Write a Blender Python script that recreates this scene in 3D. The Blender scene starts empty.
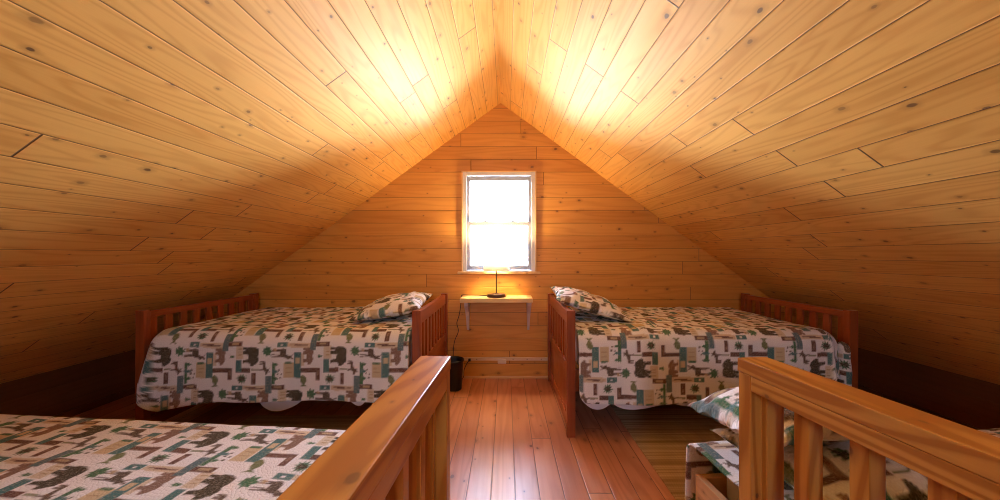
import bpy, bmesh, math, random
import numpy as np
from mathutils import Vector, Matrix, noise as mnoise

random.seed(7)
SC = bpy.context.scene
COL = SC.collection
R = math.radians

# ------------------------------------------------------------------ room numbers (metres)
F_PX = 345.0                 # focal length in pixels of the 1000 px wide frame
CAM_Z = 1.23
WALL_Y = 3.45                # gable wall with the window
REAR_Y = -2.6
APEX_X, APEX_Z, SLOPE = -0.055, 2.75, 0.725
KNEE = 3.26
EAVE_Z = APEX_Z - SLOPE * KNEE
COSA = 1 / math.sqrt(1 + SLOPE * SLOPE)

# ------------------------------------------------------------------ node helpers
class NT:
    def __init__(self, name):
        self.m = bpy.data.materials.new(name)
        self.m.use_nodes = True
        self.t = self.m.node_tree
        self.t.nodes.clear()
        self.out = self.t.nodes.new('ShaderNodeOutputMaterial')
    def n(self, typ, ins=None, **props):
        nd = self.t.nodes.new(typ)
        for k, v in props.items():
            setattr(nd, k, v)
        for k, v in (ins or {}).items():
            self.set(nd.inputs[k], v)
        return nd
    def set(self, sock, v):
        if isinstance(v, bpy.types.NodeSocket):
            self.t.links.new(v, sock)
        else:
            sock.default_value = v
    def math(self, op, a, b=None, c=None, clamp=False):
        nd = self.t.nodes.new('ShaderNodeMath')
        nd.operation = op
        nd.use_clamp = clamp
        self.set(nd.inputs[0], a)
        if b is not None: self.set(nd.inputs[1], b)
        if c is not None: self.set(nd.inputs[2], c)
        return nd.outputs[0]
    def sstep(self, x, lo, hi):
        nd = self.n('ShaderNodeMapRange', interpolation_type='SMOOTHSTEP')
        self.set(nd.inputs[0], x); self.set(nd.inputs[1], lo); self.set(nd.inputs[2], hi)
        return nd.outputs[0]
    def mix(self, f, a, b, blend='MIX'):
        nd = self.n('ShaderNodeMix', data_type='RGBA', blend_type=blend)
        self.set(nd.inputs[0], f); self.set(nd.inputs[6], a); self.set(nd.inputs[7], b)
        return nd.outputs[2]
    def xyz(self, x, y, z=0.0):
        nd = self.n('ShaderNodeCombineXYZ')
        self.set(nd.inputs[0], x); self.set(nd.inputs[1], y); self.set(nd.inputs[2], z)
        return nd.outputs[0]
    def bsdf(self, color, rough=0.5, spec=0.5, bump=None, strength=0.3, dist=0.01, **kw):
        b = self.n('ShaderNodeBsdfPrincipled')
        self.set(b.inputs['Base Color'], color)
        self.set(b.inputs['Roughness'], rough)
        self.set(b.inputs['Specular IOR Level'], spec)
        for k, v in kw.items():
            self.set(b.inputs[k.replace('_', ' ')], v)
        if bump is not None:
            bp = self.n('ShaderNodeBump')
            bp.inputs['Strength'].default_value = strength
            bp.inputs['Distance'].default_value = dist
            self.set(bp.inputs['Height'], bump)
            self.t.links.new(bp.outputs[0], b.inputs['Normal'])
        self.t.links.new(b.outputs[0], self.out.inputs[0])
        return b

def c4(r, g, b): return (r, g, b, 1.0)

def wood(name, light, dark, plank=None, length=2.6, off=0.0, knots=0.55, rough=0.4, spec=0.4,
         groove=(0.10, 0.04, 0.012), grain=0.35, vary=0.6, knot_col=(0.16, 0.07, 0.02),
         groove_w=0.0016, joint_w=0.0022, knot_size=1.0, coat=0.0, fig=0.5, ringf=62.0):
    """boards along UV.u, stacked along UV.v, both in metres"""
    T = NT(name)
    uv = T.n('ShaderNodeUVMap', uv_map='UVMap')
    sp = T.n('ShaderNodeSeparateXYZ', {0: uv.outputs[0]})
    u, v = sp.outputs[0], sp.outputs[1]
    if plank:
        vv = T.math('DIVIDE', T.math('SUBTRACT', v, off), plank)
        row = T.math('FLOOR', vv)
        fv = T.math('FRACT', vv)
        r1 = T.n('ShaderNodeTexWhiteNoise', {'W': row}, noise_dimensions='1D')
        ul = T.math('ADD', T.math('DIVIDE', u, length), T.math('MULTIPLY', r1.outputs[0], 7.31))
        colm = T.math('FLOOR', ul)
        fu = T.math('FRACT', ul)
        idn = T.n('ShaderNodeTexWhiteNoise', {'Vector': T.xyz(row, colm, 3.0)}, noise_dimensions='3D')
        ids = T.n('ShaderNodeSeparateXYZ', {0: idn.outputs[1]})
        i1, i2, i3 = ids.outputs[0], ids.outputs[1], ids.outputs[2]
        dv = T.math('MULTIPLY', T.math('MINIMUM', fv, T.math('SUBTRACT', 1.0, fv)), plank)
        du = T.math('MULTIPLY', T.math('MINIMUM', fu, T.math('SUBTRACT', 1.0, fu)), length)
        gmask = T.math('MAXIMUM', T.math('SUBTRACT', 1.0, T.sstep(dv, groove_w * 0.5, groove_w * 1.5)),
                       T.math('SUBTRACT', 1.0, T.sstep(du, joint_w * 0.6, joint_w * 1.4)))
        gsoft = T.math('MINIMUM', T.sstep(dv, 0.0, 0.0055), T.sstep(du, 0.0, 0.005))
        gu = T.math('ADD', u, T.math('MULTIPLY', i2, 53.0))
        gv = T.math('ADD', v, T.math('MULTIPLY', i3, 31.0))
        shade = T.math('MULTIPLY', i1, vary)
    else:
        gu, gv, gmask, gsoft = u, v, None, None
        ln = T.n('ShaderNodeTexNoise', {'Vector': T.xyz(T.math('MULTIPLY', u, 0.6), T.math('MULTIPLY', v, 3.0)), 'Scale': 1.0})
        shade = T.math('MULTIPLY', ln.outputs[0], vary)
    # growth rings: bent contour lines of a stretched noise
    n1 = T.n('ShaderNodeTexNoise', {'Vector': T.xyz(T.math('MULTIPLY', gu, 0.55), T.math('MULTIPLY', gv, 6.0)),
                                    'Scale': 1.0, 'Detail': 2.0, 'Roughness': 0.4})
    rings = T.math('SINE', T.math('MULTIPLY', n1.outputs[0], ringf))
    rings = T.math('POWER', T.math('MULTIPLY_ADD', rings, 0.5, 0.5), 2.2)
    n2 = T.n('ShaderNodeTexNoise', {'Vector': T.xyz(T.math('MULTIPLY', gu, 3.0), T.math('MULTIPLY', gv, 170.0)),
                                    'Scale': 1.0, 'Detail': 3.0, 'Roughness': 0.6})
    n3 = T.n('ShaderNodeTexNoise', {'Vector': T.xyz(T.math('MULTIPLY', gu, 1.5), T.math('MULTIPLY', gv, 9.0)),
                                    'Scale': 1.0, 'Detail': 3.0})
    g = T.math('ADD', T.math('MULTIPLY', rings, fig), T.math('MULTIPLY', n2.outputs[0], 0.5))
    g = T.math('MULTIPLY', T.math('ADD', g, T.math('MULTIPLY', n3.outputs[0], 0.4)), grain)
    f = T.math('ADD', shade, g, clamp=True)
    col = T.mix(f, c4(*light), c4(*dark))
    # knots
    vor = T.n('ShaderNodeTexVoronoi', {'Vector': T.xyz(T.math('MULTIPLY', gu, 5.2), T.math('MULTIPLY', gv, 8.2)), 'Scale': 1.0,
                                       'Randomness': 1.0}, voronoi_dimensions='2D')
    vs = T.n('ShaderNodeSeparateXYZ', {0: vor.outputs['Color']})
    present = T.math('LESS_THAN', vs.outputs[0], knots)
    rad = T.math('MULTIPLY', T.math('MULTIPLY_ADD', T.math('MULTIPLY', vs.outputs[1], vs.outputs[1]), 0.095, 0.03), knot_size)
    wob = T.n('ShaderNodeTexNoise', {'Vector': T.xyz(T.math('MULTIPLY', gu, 40.0), T.math('MULTIPLY', gv, 60.0)), 'Scale': 1.0})
    dist = T.math('MULTIPLY', vor.outputs['Distance'], T.math('MULTIPLY_ADD', wob.outputs[0], 0.9, 0.55))
    q = T.math('DIVIDE', dist, rad)
    core = T.math('MULTIPLY', present, T.math('SUBTRACT', 1.0, T.sstep(q, 0.65, 1.15)))
    halo = T.math('MULTIPLY', present, T.math('SUBTRACT', 1.0, T.sstep(q, 0.8, 3.2)))
    mid = tuple(0.5 * a + 0.5 * b for a, b in zip(dark, knot_col))
    col = T.mix(T.math('MULTIPLY', halo, 0.38), col, c4(*mid))
    col = T.mix(T.math('MULTIPLY', core, T.math('MULTIPLY_ADD', vs.outputs[2], 0.5, 0.4)), col, c4(*knot_col))
    bump = T.math('MULTIPLY', n2.outputs[0], 0.05)
    if gmask is not None:
        col = T.mix(T.math('MULTIPLY', gmask, 0.88), col, c4(*groove))
        bump = T.math('ADD', bump, gsoft)
    rr = T.math('MULTIPLY_ADD', n3.outputs[0], 0.16, rough - 0.08)
    b = T.bsdf(col, rr, spec, bump, 0.5, 0.004)
    if coat:
        b.inputs['Coat Weight'].default_value = coat
        b.inputs['Coat Roughness'].default_value = 0.25
    return T.m

def plain(name, color, rough=0.5, spec=0.5, noise_amt=0.08, scale=60.0, bump=0.1, metallic=0.0):
    T = NT(name)
    tc = T.n('ShaderNodeTexCoord')
    n = T.n('ShaderNodeTexNoise', {'Vector': tc.outputs['Object'], 'Scale': scale, 'Detail': 3.0})
    k = tuple(max(0.0, c * (1 - 2 * noise_amt)) for c in color)
    col = T.mix(n.outputs[0], c4(*color), c4(*k))
    b = T.bsdf(col, rough, spec, n.outputs[0], bump, 0.002)
    b.inputs['Metallic'].default_value = metallic
    return T.m

M = {}
PINE_L, PINE_D = (0.83, 0.455, 0.115), (0.58, 0.255, 0.042)
M['ceil'] = wood('ceiling_pine', PINE_L, PINE_D, plank=0.1325, length=2.35, off=0.032, knots=0.68, knot_col=(0.11, 0.045, 0.012), rough=0.62, spec=0.36, vary=0.32, grain=0.5, fig=0.62, ringf=105.0, joint_w=0.0034, groove_w=0.0014, knot_size=0.66, groove=(0.06, 0.022, 0.006))
M['wall'] = wood('gable_pine', (0.78, 0.39, 0.072), (0.52, 0.205, 0.024), plank=0.1277, length=5.5, off=1.676 - 13 * 0.1277,
                 knots=0.42, rough=0.45, vary=0.4, grain=0.45, knot_size=0.8)
M['knee'] = wood('shade_darkened_knee_pine', (0.17, 0.058, 0.018), (0.09, 0.028, 0.008), plank=0.13, length=2.4, knots=0.45, rough=0.45)  # pine darkened so the shade under the eaves sits in its colour
M['floor'] = wood('floor_boards', (0.76, 0.38, 0.23), (0.46, 0.18, 0.092), plank=0.1255, length=2.7, off=-0.2035, knots=0.42,
                  rough=0.40, spec=0.85, groove=(0.03, 0.012, 0.006), groove_w=0.0016, knot_col=(0.10, 0.035, 0.02), joint_w=0.0025,
                  grain=0.6, coat=0.35)
M['rail'] = wood('rail_fir', (0.70, 0.335, 0.060), (0.40, 0.135, 0.014), knots=0.45, rough=0.32, spec=0.5, grain=0.75, vary=0.25, fig=1.0, ringf=95.0,
                 knot_col=(0.14, 0.05, 0.015), knot_size=0.7)
M['bed'] = wood('red_stained_pine', (0.37, 0.088, 0.019), (0.19, 0.037, 0.008), knots=0.12, rough=0.32, grain=0.5, vary=0.3,
                knot_col=(0.10, 0.03, 0.012))
M['lowbed'] = wood('raw_pine', (0.72, 0.44, 0.22), (0.52, 0.28, 0.11), knots=0.2, rough=0.5, grain=0.4, vary=0.2)
M['shelf'] = wood('shelf_pine', (0.82, 0.62, 0.30), (0.66, 0.45, 0.17), knots=0.15, rough=0.45, grain=0.45, vary=0.2)
M['sill'] = wood('sill_pine', (0.78, 0.50, 0.22), (0.6, 0.34, 0.11), knots=0.1, rough=0.4, grain=0.4, vary=0.2)
M['white'] = plain('white_vinyl', (0.34, 0.335, 0.37), 0.35, 0.5, 0.02)
M['casing'] = plain('painted_casing', (0.62, 0.57, 0.54), 0.4, 0.4, 0.03)
M['bracket'] = plain('pale_bracket_paint', (0.74, 0.66, 0.58), 0.45, 0.4, 0.05)
M['raceway'] = plain('cream_raceway', (0.78, 0.58, 0.36), 0.45, 0.4, 0.04)
M['outlet'] = plain('cream_outlet', (0.82, 0.68, 0.50), 0.4, 0.4, 0.03)
M['black'] = plain('black_plastic', (0.012, 0.011, 0.011), 0.35, 0.5, 0.1)
M['cord'] = plain('brown_cord', (0.03, 0.016, 0.010), 0.5, 0.4, 0.1)
M['bronze'] = plain('dark_bronze', (0.10, 0.045, 0.022), 0.35, 0.5, 0.15, metallic=0.3)
M['brass'] = plain('brass', (0.5, 0.36, 0.16), 0.3, 0.5, 0.1, metallic=1.0)
M['metal'] = plain('grey_lock_metal', (0.25, 0.27, 0.32), 0.35, 0.5, 0.1, metallic=0.6)
M['snow'] = plain('snow', (0.85, 0.87, 0.9), 0.8, 0.2, 0.03, 0.6)
M['linen'] = None

def make_linen():
    T = NT('white_linen')
    tc = T.n('ShaderNodeTexCoord')
    n = T.n('ShaderNodeTexNoise', {'Vector': tc.outputs['Object'], 'Scale': 7.0, 'Detail': 3.0})
    w = T.n('ShaderNodeTexNoise', {'Vector': tc.outputs['Object'], 'Scale': 420.0})
    col = T.mix(n.outputs[0], c4(0.80, 0.79, 0.80), c4(0.70, 0.69, 0.71))
    T.bsdf(col, 0.85, 0.15, T.math('ADD', T.math('MULTIPLY', n.outputs[0], 3.0), w.outputs[0]), 0.35, 0.004)
    return T.m
M['linen'] = make_linen()

def make_quilt():
    T = NT('lodge_print_quilt')
    at = T.n('ShaderNodeAttribute', attribute_name='print')
    uv = T.n('ShaderNodeUVMap', uv_map='UVMap')
    n = T.n('ShaderNodeTexNoise', {'Vector': uv.outputs[0], 'Scale': 95.0, 'Detail': 2.0, 'Roughness': 0.7})
    # mottled print inside the motifs, nearly none on the cream ground
    lum = T.n('ShaderNodeRGBToBW', {0: at.outputs[0]})
    dk = T.sstep(lum.outputs[0], 0.5, 0.2)
    mot = T.math('MULTIPLY', T.math('SUBTRACT', n.outputs[0], 0.45), T.math('MULTIPLY_ADD', dk, 1.9, 0.12))
    col = T.mix(T.math('ABSOLUTE', T.math('MULTIPLY', mot, 0.8), clamp=True), at.outputs[0], c4(0.56, 0.50, 0.40))
    # small stipple quilting
    v = T.n('ShaderNodeTexVoronoi', {'Vector': uv.outputs[0], 'Scale': 78.0}, feature='DISTANCE_TO_EDGE', voronoi_dimensions='2D')
    pf = T.sstep(v.outputs[0], 0.0, 0.28)
    col = T.mix(T.math('MULTIPLY', T.math('SUBTRACT', 1.0, pf), 0.10), col, c4(0.30, 0.24, 0.17))
    T.bsdf(col, 0.85, 0.15, pf, 0.36, 0.003)
    return T.m
M['quilt'] = make_quilt()

def make_rug():
    T = NT('woven_rug')
    tc = T.n('ShaderNodeTexCoord')
    sp = T.n('ShaderNodeSeparateXYZ', {0: tc.outputs['Object']})
    x, y = sp.outputs[0], sp.outputs[1]
    s1 = T.n('ShaderNodeTexNoise', {'Vector': T.xyz(T.math('MULTIPLY', x, 1.2), T.math('MULTIPLY', y, 85.0)), 'Scale': 1.0, 'Detail': 2.0})
    s2 = T.n('ShaderNodeTexNoise', {'Vector': T.xyz(T.math('MULTIPLY', x, 0.3), T.math('MULTIPLY', y, 13.0)), 'Scale': 1.0})
    w = T.math('MULTIPLY', T.math('SINE', T.math('MULTIPLY', x, 700.0)), T.math('SINE', T.math('MULTIPLY', y, 520.0)))
    w = T.math('MULTIPLY_ADD', w, 0.5, 0.5)
    col = T.mix(T.sstep(s1.outputs[0], 0.35, 0.65), c4(0.42, 0.28, 0.155), c4(0.62, 0.46, 0.285))
    col = T.mix(T.math('MULTIPLY', T.sstep(s2.outputs[0], 0.5, 0.62), 0.5), col, c4(0.22, 0.135, 0.07))
    col = T.mix(T.math('MULTIPLY', w, 0.30), col, c4(0.22, 0.155, 0.08))
    T.bsdf(col, 0.9, 0.1, T.math('ADD', w, s1.outputs[0]), 0.6, 0.004)
    return T.m
M['rug'] = make_rug()

def make_glass():
    T = NT('window_glass')
    tr = T.n('ShaderNodeBsdfTransparent', {0: c4(0.97, 0.98, 0.98)})
    gl = T.n('ShaderNodeBsdfGlossy', {'Roughness': 0.02})
    fr = T.n('ShaderNodeFresnel', {'IOR': 1.45})
    mx = T.n('ShaderNodeMixShader', {0: fr.outputs[0], 1: tr.outputs[0], 2: gl.outputs[0]})
    T.t.links.new(mx.outputs[0], T.out.inputs[0])
    return T.m
M['glass'] = make_glass()

def make_shade():
    T = NT('white_lamp_shade')
    tc = T.n('ShaderNodeTexCoord')
    n = T.n('ShaderNodeTexNoise', {'Vector': tc.outputs['Object'], 'Scale': 300.0})
    col = T.mix(n.outputs[0], c4(0.90, 0.88, 0.83), c4(0.84, 0.81, 0.76))
    d = T.n('ShaderNodeBsdfDiffuse', {0: col})
    t = T.n('ShaderNodeBsdfTranslucent', {0: col})
    mx = T.n('ShaderNodeMixShader', {0: 0.6, 1: d.outputs[0], 2: t.outputs[0]})
    T.t.links.new(mx.outputs[0], T.out.inputs[0])
    return T.m
M['shade'] = make_shade()
def make_bulb():
    T = NT('lit_bulb')
    e = T.n('ShaderNodeEmission', {0: c4(1.0, 0.72, 0.40), 1: 30.0})
    T.t.links.new(e.outputs[0], T.out.inputs[0])
    return T.m
M['bulb'] = make_bulb()

# ------------------------------------------------------------------ mesh helpers
class MB:
    """collects shapes with metre-true UVs and links them as one mesh object"""
    def __init__(self):
        self.bm = bmesh.new()
        self.uv = self.bm.loops.layers.uv.new('UVMap')
    def _uv_faces(self, faces, la, off, mat=None):
        for f in faces:
            n = f.normal
            ax = max(range(3), key=lambda i: abs(n[i]))
            o = [i for i in range(3) if i != la]
            if ax == la: ua, va = o[0], o[1]
            else: ua, va = la, [i for i in o if i != ax][0]
            for l in f.loops:
                l[self.uv].uv = (l.vert.co[ua] + off[0], l.vert.co[va] + off[1])
    def box(self, lo, hi, bevel=0.003, along=None, off=None, xf=None):
        b = bmesh.new()
        bmesh.ops.create_cube(b, size=1.0)
        lo, hi = Vector(lo), Vector(hi)
        for v in b.verts:
            v.co = Vector([(lo[i] + hi[i]) / 2 + v.co[i] * (hi[i] - lo[i]) for i in range(3)])
        if bevel:
            bmesh.ops.bevel(b, geom=b.edges[:], offset=bevel, segments=2, affect='EDGES', profile=0.6)
        b.normal_update()
        la = along if along is not None else max(range(3), key=lambda i: hi[i] - lo[i])
        off = off or (random.random() * 40, random.random() * 40)
        self._add(b, la, off, xf)
        return self
    def _add(self, b, la, off, xf=None, smooth=False):
        mp = {}
        tmp_faces = []
        for v in b.verts: mp[v] = self.bm.verts.new(v.co)
        for f in b.faces:
            try: nf = self.bm.faces.new([mp[v] for v in f.verts])
            except ValueError: continue
            nf.normal_update(); nf.smooth = smooth
            tmp_faces.append(nf)
        self._uv_faces(tmp_faces, la, off)
        if xf is not None:
            for v in mp.values(): v.co = xf @ v.co
        b.free()
    def prism(self, pts, axis, lo, hi, bevel=0.002, off=None, along=None):
        """extrude a polygon (in the two other axes) from lo to hi along axis"""
        b = bmesh.new()
        o = [i for i in range(3) if i != axis]
        def mk(p, t):
            c = [0, 0, 0]; c[o[0]] = p[0]; c[o[1]] = p[1]; c[axis] = t
            return b.verts.new(c)
        A = [mk(p, lo) for p in pts]; B = [mk(p, hi) for p in pts]
        b.faces.new(A); b.faces.new(B[::-1])
        for i in range(len(pts)):
            j = (i + 1) % len(pts)
            b.faces.new([A[i], B[i], B[j], A[j]])
        bmesh.ops.recalc_face_normals(b, faces=b.faces[:])
        if bevel: bmesh.ops.bevel(b, geom=b.edges[:], offset=bevel, segments=1, affect='EDGES')
        b.normal_update()
        ext = [max(v.co[i] for v in b.verts) - min(v.co[i] for v in b.verts) for i in range(3)]
        la = along if along is not None else ext.index(max(ext))
        self._add(b, la, off or (random.random() * 40, random.random() * 40))
        return self
    def quad(self, vs, uvs):
        f = self.bm.faces.new([self.bm.verts.new(v) for v in vs])
        for l, t in zip(f.loops, uvs): l[self.uv].uv = t
        return f
    def lathe(self, prof, center=(0, 0, 0), seg=40, close=True):
        b = bmesh.new()
        rings = []
        for r, z in prof:
            if r < 1e-6: rings.append([b.verts.new((center[0], center[1], center[2] + z))])
            else: rings.append([b.verts.new((center[0] + r * math.cos(2 * math.pi * k / seg), center[1] + r * math.sin(2 * math.pi * k / seg), center[2] + z)) for k in range(seg)])
        for a, c in zip(rings, rings[1:]):
            for k in range(seg):
                j = (k + 1) % seg
                if len(a) == 1 and len(c) == 1: continue
                if len(a) == 1: b.faces.new([a[0], c[j], c[k]])
                elif len(c) == 1: b.faces.new([a[k], a[j], c[0]])
                else: b.faces.new([a[k], a[j], c[j], c[k]])
        bmesh.ops.recalc_face_normals(b, faces=b.faces[:])
        b.normal_update()
        self._add(b, 2, (0, 0), smooth=True)
        return self
    def tube(self, pts, r=0.003, seg=8):
        b = bmesh.new()
        pts = [Vector(p) for p in pts]
        rings = []
        for i, p in enumerate(pts):
            d = (pts[min(i + 1, len(pts) - 1)] - pts[max(i - 1, 0)]).normalized()
            a = d.orthogonal().normalized() if i == 0 else (pa - d * pa.dot(d)).normalized()
            pa = a
            c = d.cross(a)
            rings.append([b.verts.new(p + r * (math.cos(2 * math.pi * k / seg) * a + math.sin(2 * math.pi * k / seg) * c)) for k in range(seg)])
        for A, B in zip(rings, rings[1:]):
            for k in range(seg):
                j = (k + 1) % seg
                b.faces.new([A[k], A[j], B[j], B[k]])
        b.faces.new(rings[0][::-1]); b.faces.new(rings[-1])
        b.normal_update()
        self._add(b, 2, (0, 0), smooth=True)
        return self
    def build(self, name, mat, parent=None, smooth=None):
        me = bpy.data.meshes.new(name)
        self.bm.to_mesh(me); self.bm.free()
        me.materials.append(mat)
        o = bpy.data.objects.new(name, me)
        COL.objects.link(o)
        if parent is not None: o.parent = parent
        return o

def tag(o, label, cat, group=None, kind=None):
    o['label'] = label
    if cat: o['category'] = cat
    if group: o['group'] = group
    if kind: o['kind'] = kind
    return o
def thing(name, label, cat, loc=(0, 0, 0), rz=0.0, group=None):
    o = bpy.data.objects.new(name, None)
    o.empty_display_size = 0.1
    COL.objects.link(o)
    o.location = loc; o.rotation_euler = (0, 0, rz)
    return tag(o, label, cat, group)
def struct(o, label, cat=None):
    o['kind'] = 'structure'
    o['label'] = label
    if cat: o['category'] = cat
    return o

def copy_tree(src, parent=None):
    c = src.copy(); COL.objects.link(c)
    if parent is not None: c.parent = parent
    for ch in [x for x in bpy.data.objects if x.parent == src]:
        copy_tree(ch, c)
    return c

def catmull(pts, n=8):
    P = [Vector(p) for p in pts]
    out = []
    for i in range(len(P) - 1):
        p0, p1, p2, p3 = P[max(i - 1, 0)], P[i], P[i + 1], P[min(i + 2, len(P) - 1)]
        for k in range(n):
            t = k / n
            out.append(0.5 * ((2 * p1) + (p2 - p0) * t + (2 * p0 - 5 * p1 + 4 * p2 - p3) * t * t + (3 * p1 - p0 - 3 * p2 + p3) * t ** 3))
    out.append(P[-1])
    return out

# ------------------------------------------------------------------ room shell
def ceil_z(x): return APEX_Z - SLOPE * abs(x - APEX_X)
XL, XR = APEX_X - KNEE, APEX_X + KNEE
TH = 0.10

# floor
m = MB()
y0, y1 = REAR_Y - TH, WALL_Y + TH
m.quad([(XL - TH, y0, 0), (XR + TH, y0, 0), (XR + TH, y1, 0), (XL - TH, y1, 0)],
       [(y0 + 0.92, XL - TH), (y0 + 0.92, XR + TH), (y1 + 0.92, XR + TH), (y1 + 0.92, XL - TH)])
m.box((XL - TH, y0, -0.2), (XR + TH, y1, -0.002), 0)
struct(m.build('floor', M['floor']), 'worn red-brown plank floor of the attic', 'floor')

def slope_panel(side):
    m = MB()
    smax = (KNEE + 0.25) / COSA
    def pt(s, y, up):
        x = APEX_X + side * (s * COSA)
        z = APEX_Z - s * COSA * SLOPE
        nx, nz = side * SLOPE * COSA, COSA
        return (x + nx * up, y, z + nz * up)
    ya, yb = REAR_Y - TH, WALL_Y + TH
    lowr = [pt(0, ya, 0), pt(smax, ya, 0), pt(smax, yb, 0), pt(0, yb, 0)]
    so = 0.0 if side < 0 else 20 * 0.1325 + 0.0432 - 0.0
    uv = [(ya + (0 if side < 0 else 31.3), 0 + so), (ya + (0 if side < 0 else 31.3), smax + so), (yb + (0 if side < 0 else 31.3), smax + so), (yb + (0 if side < 0 else 31.3), 0 + so)]
    f = m.quad(lowr, uv)
    up = [pt(-0.1 * SLOPE, ya, 0.12), pt(smax, ya, 0.12), pt(smax, yb, 0.12), pt(-0.1 * SLOPE, yb, 0.12)]
    m.quad(up[::-1], uv[::-1])
    for i in range(4):
        j = (i + 1) % 4
        m.quad([lowr[j], lowr[i], up[i], up[j]], [(0, 0), (0.1, 0), (0.1, 0.1), (0, 0.1)])
    bmesh.ops.recalc_face_normals(m.bm, faces=m.bm.faces[:])
    return m
struct(slope_panel(-1).build('ceiling_left', M['ceil']), 'sloping pine board ceiling on the left', 'ceiling')
struct(slope_panel(1).build('ceiling_right', M['ceil']), 'sloping pine board ceiling on the right', 'ceiling')

# windows: opening X range, Z range
WIN = dict(x0=-0.425, x1=0.285, z0=1.065, z1=2.05)
FILL_WIN = dict(x0=-0.305, x1=0.195, z0=1.45, z1=2.10)  # unseen rear opening, added to let in fill daylight

def gable(y, W, inward, name, label):
    """gable wall with a window hole, inner face at y, thickness away from the room"""
    m = MB()
    ys = [y, y - inward * TH]
    for k, yy in enumerate(ys):
        def q(pts):
            m.quad([(p[0], yy, p[1]) for p in pts], [(p[0] + 5.0, p[1]) for p in pts])
        x0, x1, z0, z1 = W['x0'], W['x1'], W['z0'], W['z1']
        e = 0.02
        q([(XL - 0.1, 0), (x0, 0), (x0, ceil_z(x0) + e), (XL - 0.1, ceil_z(XL - 0.1) + e)])
        q([(x1, 0), (XR + 0.1, 0), (XR + 0.1, ceil_z(XR + 0.1) + e), (x1, ceil_z(x1) + e)])
        q([(x0, 0), (x1, 0), (x1, z0), (x0, z0)])
        q([(x0, z1), (x1, z1), (x1, ceil_z(x1) + e), (APEX_X, APEX_Z + e), (x0, ceil_z(x0) + e)])
    for a, b in (((x0, z0), (x1, z0)), ((x1, z0), (x1, z1)), ((x1, z1), (x0, z1)), ((x0, z1), (x0, z0))):
        m.quad([(a[0], ys[0], a[1]), (b[0], ys[0], b[1]), (b[0], ys[1], b[1]), (a[0], ys[1], a[1])], [(0, 0), (0.3, 0), (0.3, 0.1), (0, 0.1)])
    return struct(m.build(name, M['wall']), label, 'wall')
gable(WALL_Y, WIN, -1, 'wall_back', 'horizontal pine board gable wall around the white window')
gable(REAR_Y, FILL_WIN, 1, 'wall_front', 'pine board gable wall behind the viewer')

for side, nm in ((-1, 'left'), (1, 'right')):
    m = MB()
    x = XL if side < 0 else XR
    ya, yb = REAR_Y, WALL_Y
    h = EAVE_Z + 0.03
    m.quad([(x, ya, 0), (x, yb, 0), (x, yb, h), (x, ya, h)], [(ya, 0), (yb, 0), (yb, h), (ya, h)])
    x2 = x + side * 0.1
    m.quad([(x2, ya, 0), (x2, yb, 0), (x2, yb, h), (x2, ya, h)], [(ya, 0), (yb, 0), (yb, h), (ya, h)])
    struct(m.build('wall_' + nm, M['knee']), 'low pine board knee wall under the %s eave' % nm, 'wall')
    m = MB()
    m.box((x if side < 0 else x - 0.016, ya, 0.0), (x + 0.016 if side < 0 else x, yb, 0.055), 0.003, along=1)
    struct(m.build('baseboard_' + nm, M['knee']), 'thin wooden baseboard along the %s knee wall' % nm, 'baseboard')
m = MB()
m.box((XL, WALL_Y - 0.016, 0.0), (XR, WALL_Y, 0.022), 0.004, along=0)
struct(m.build('baseboard_back', M['sill']), 'thin pine floor trim along the gable wall', 'baseboard')

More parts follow.
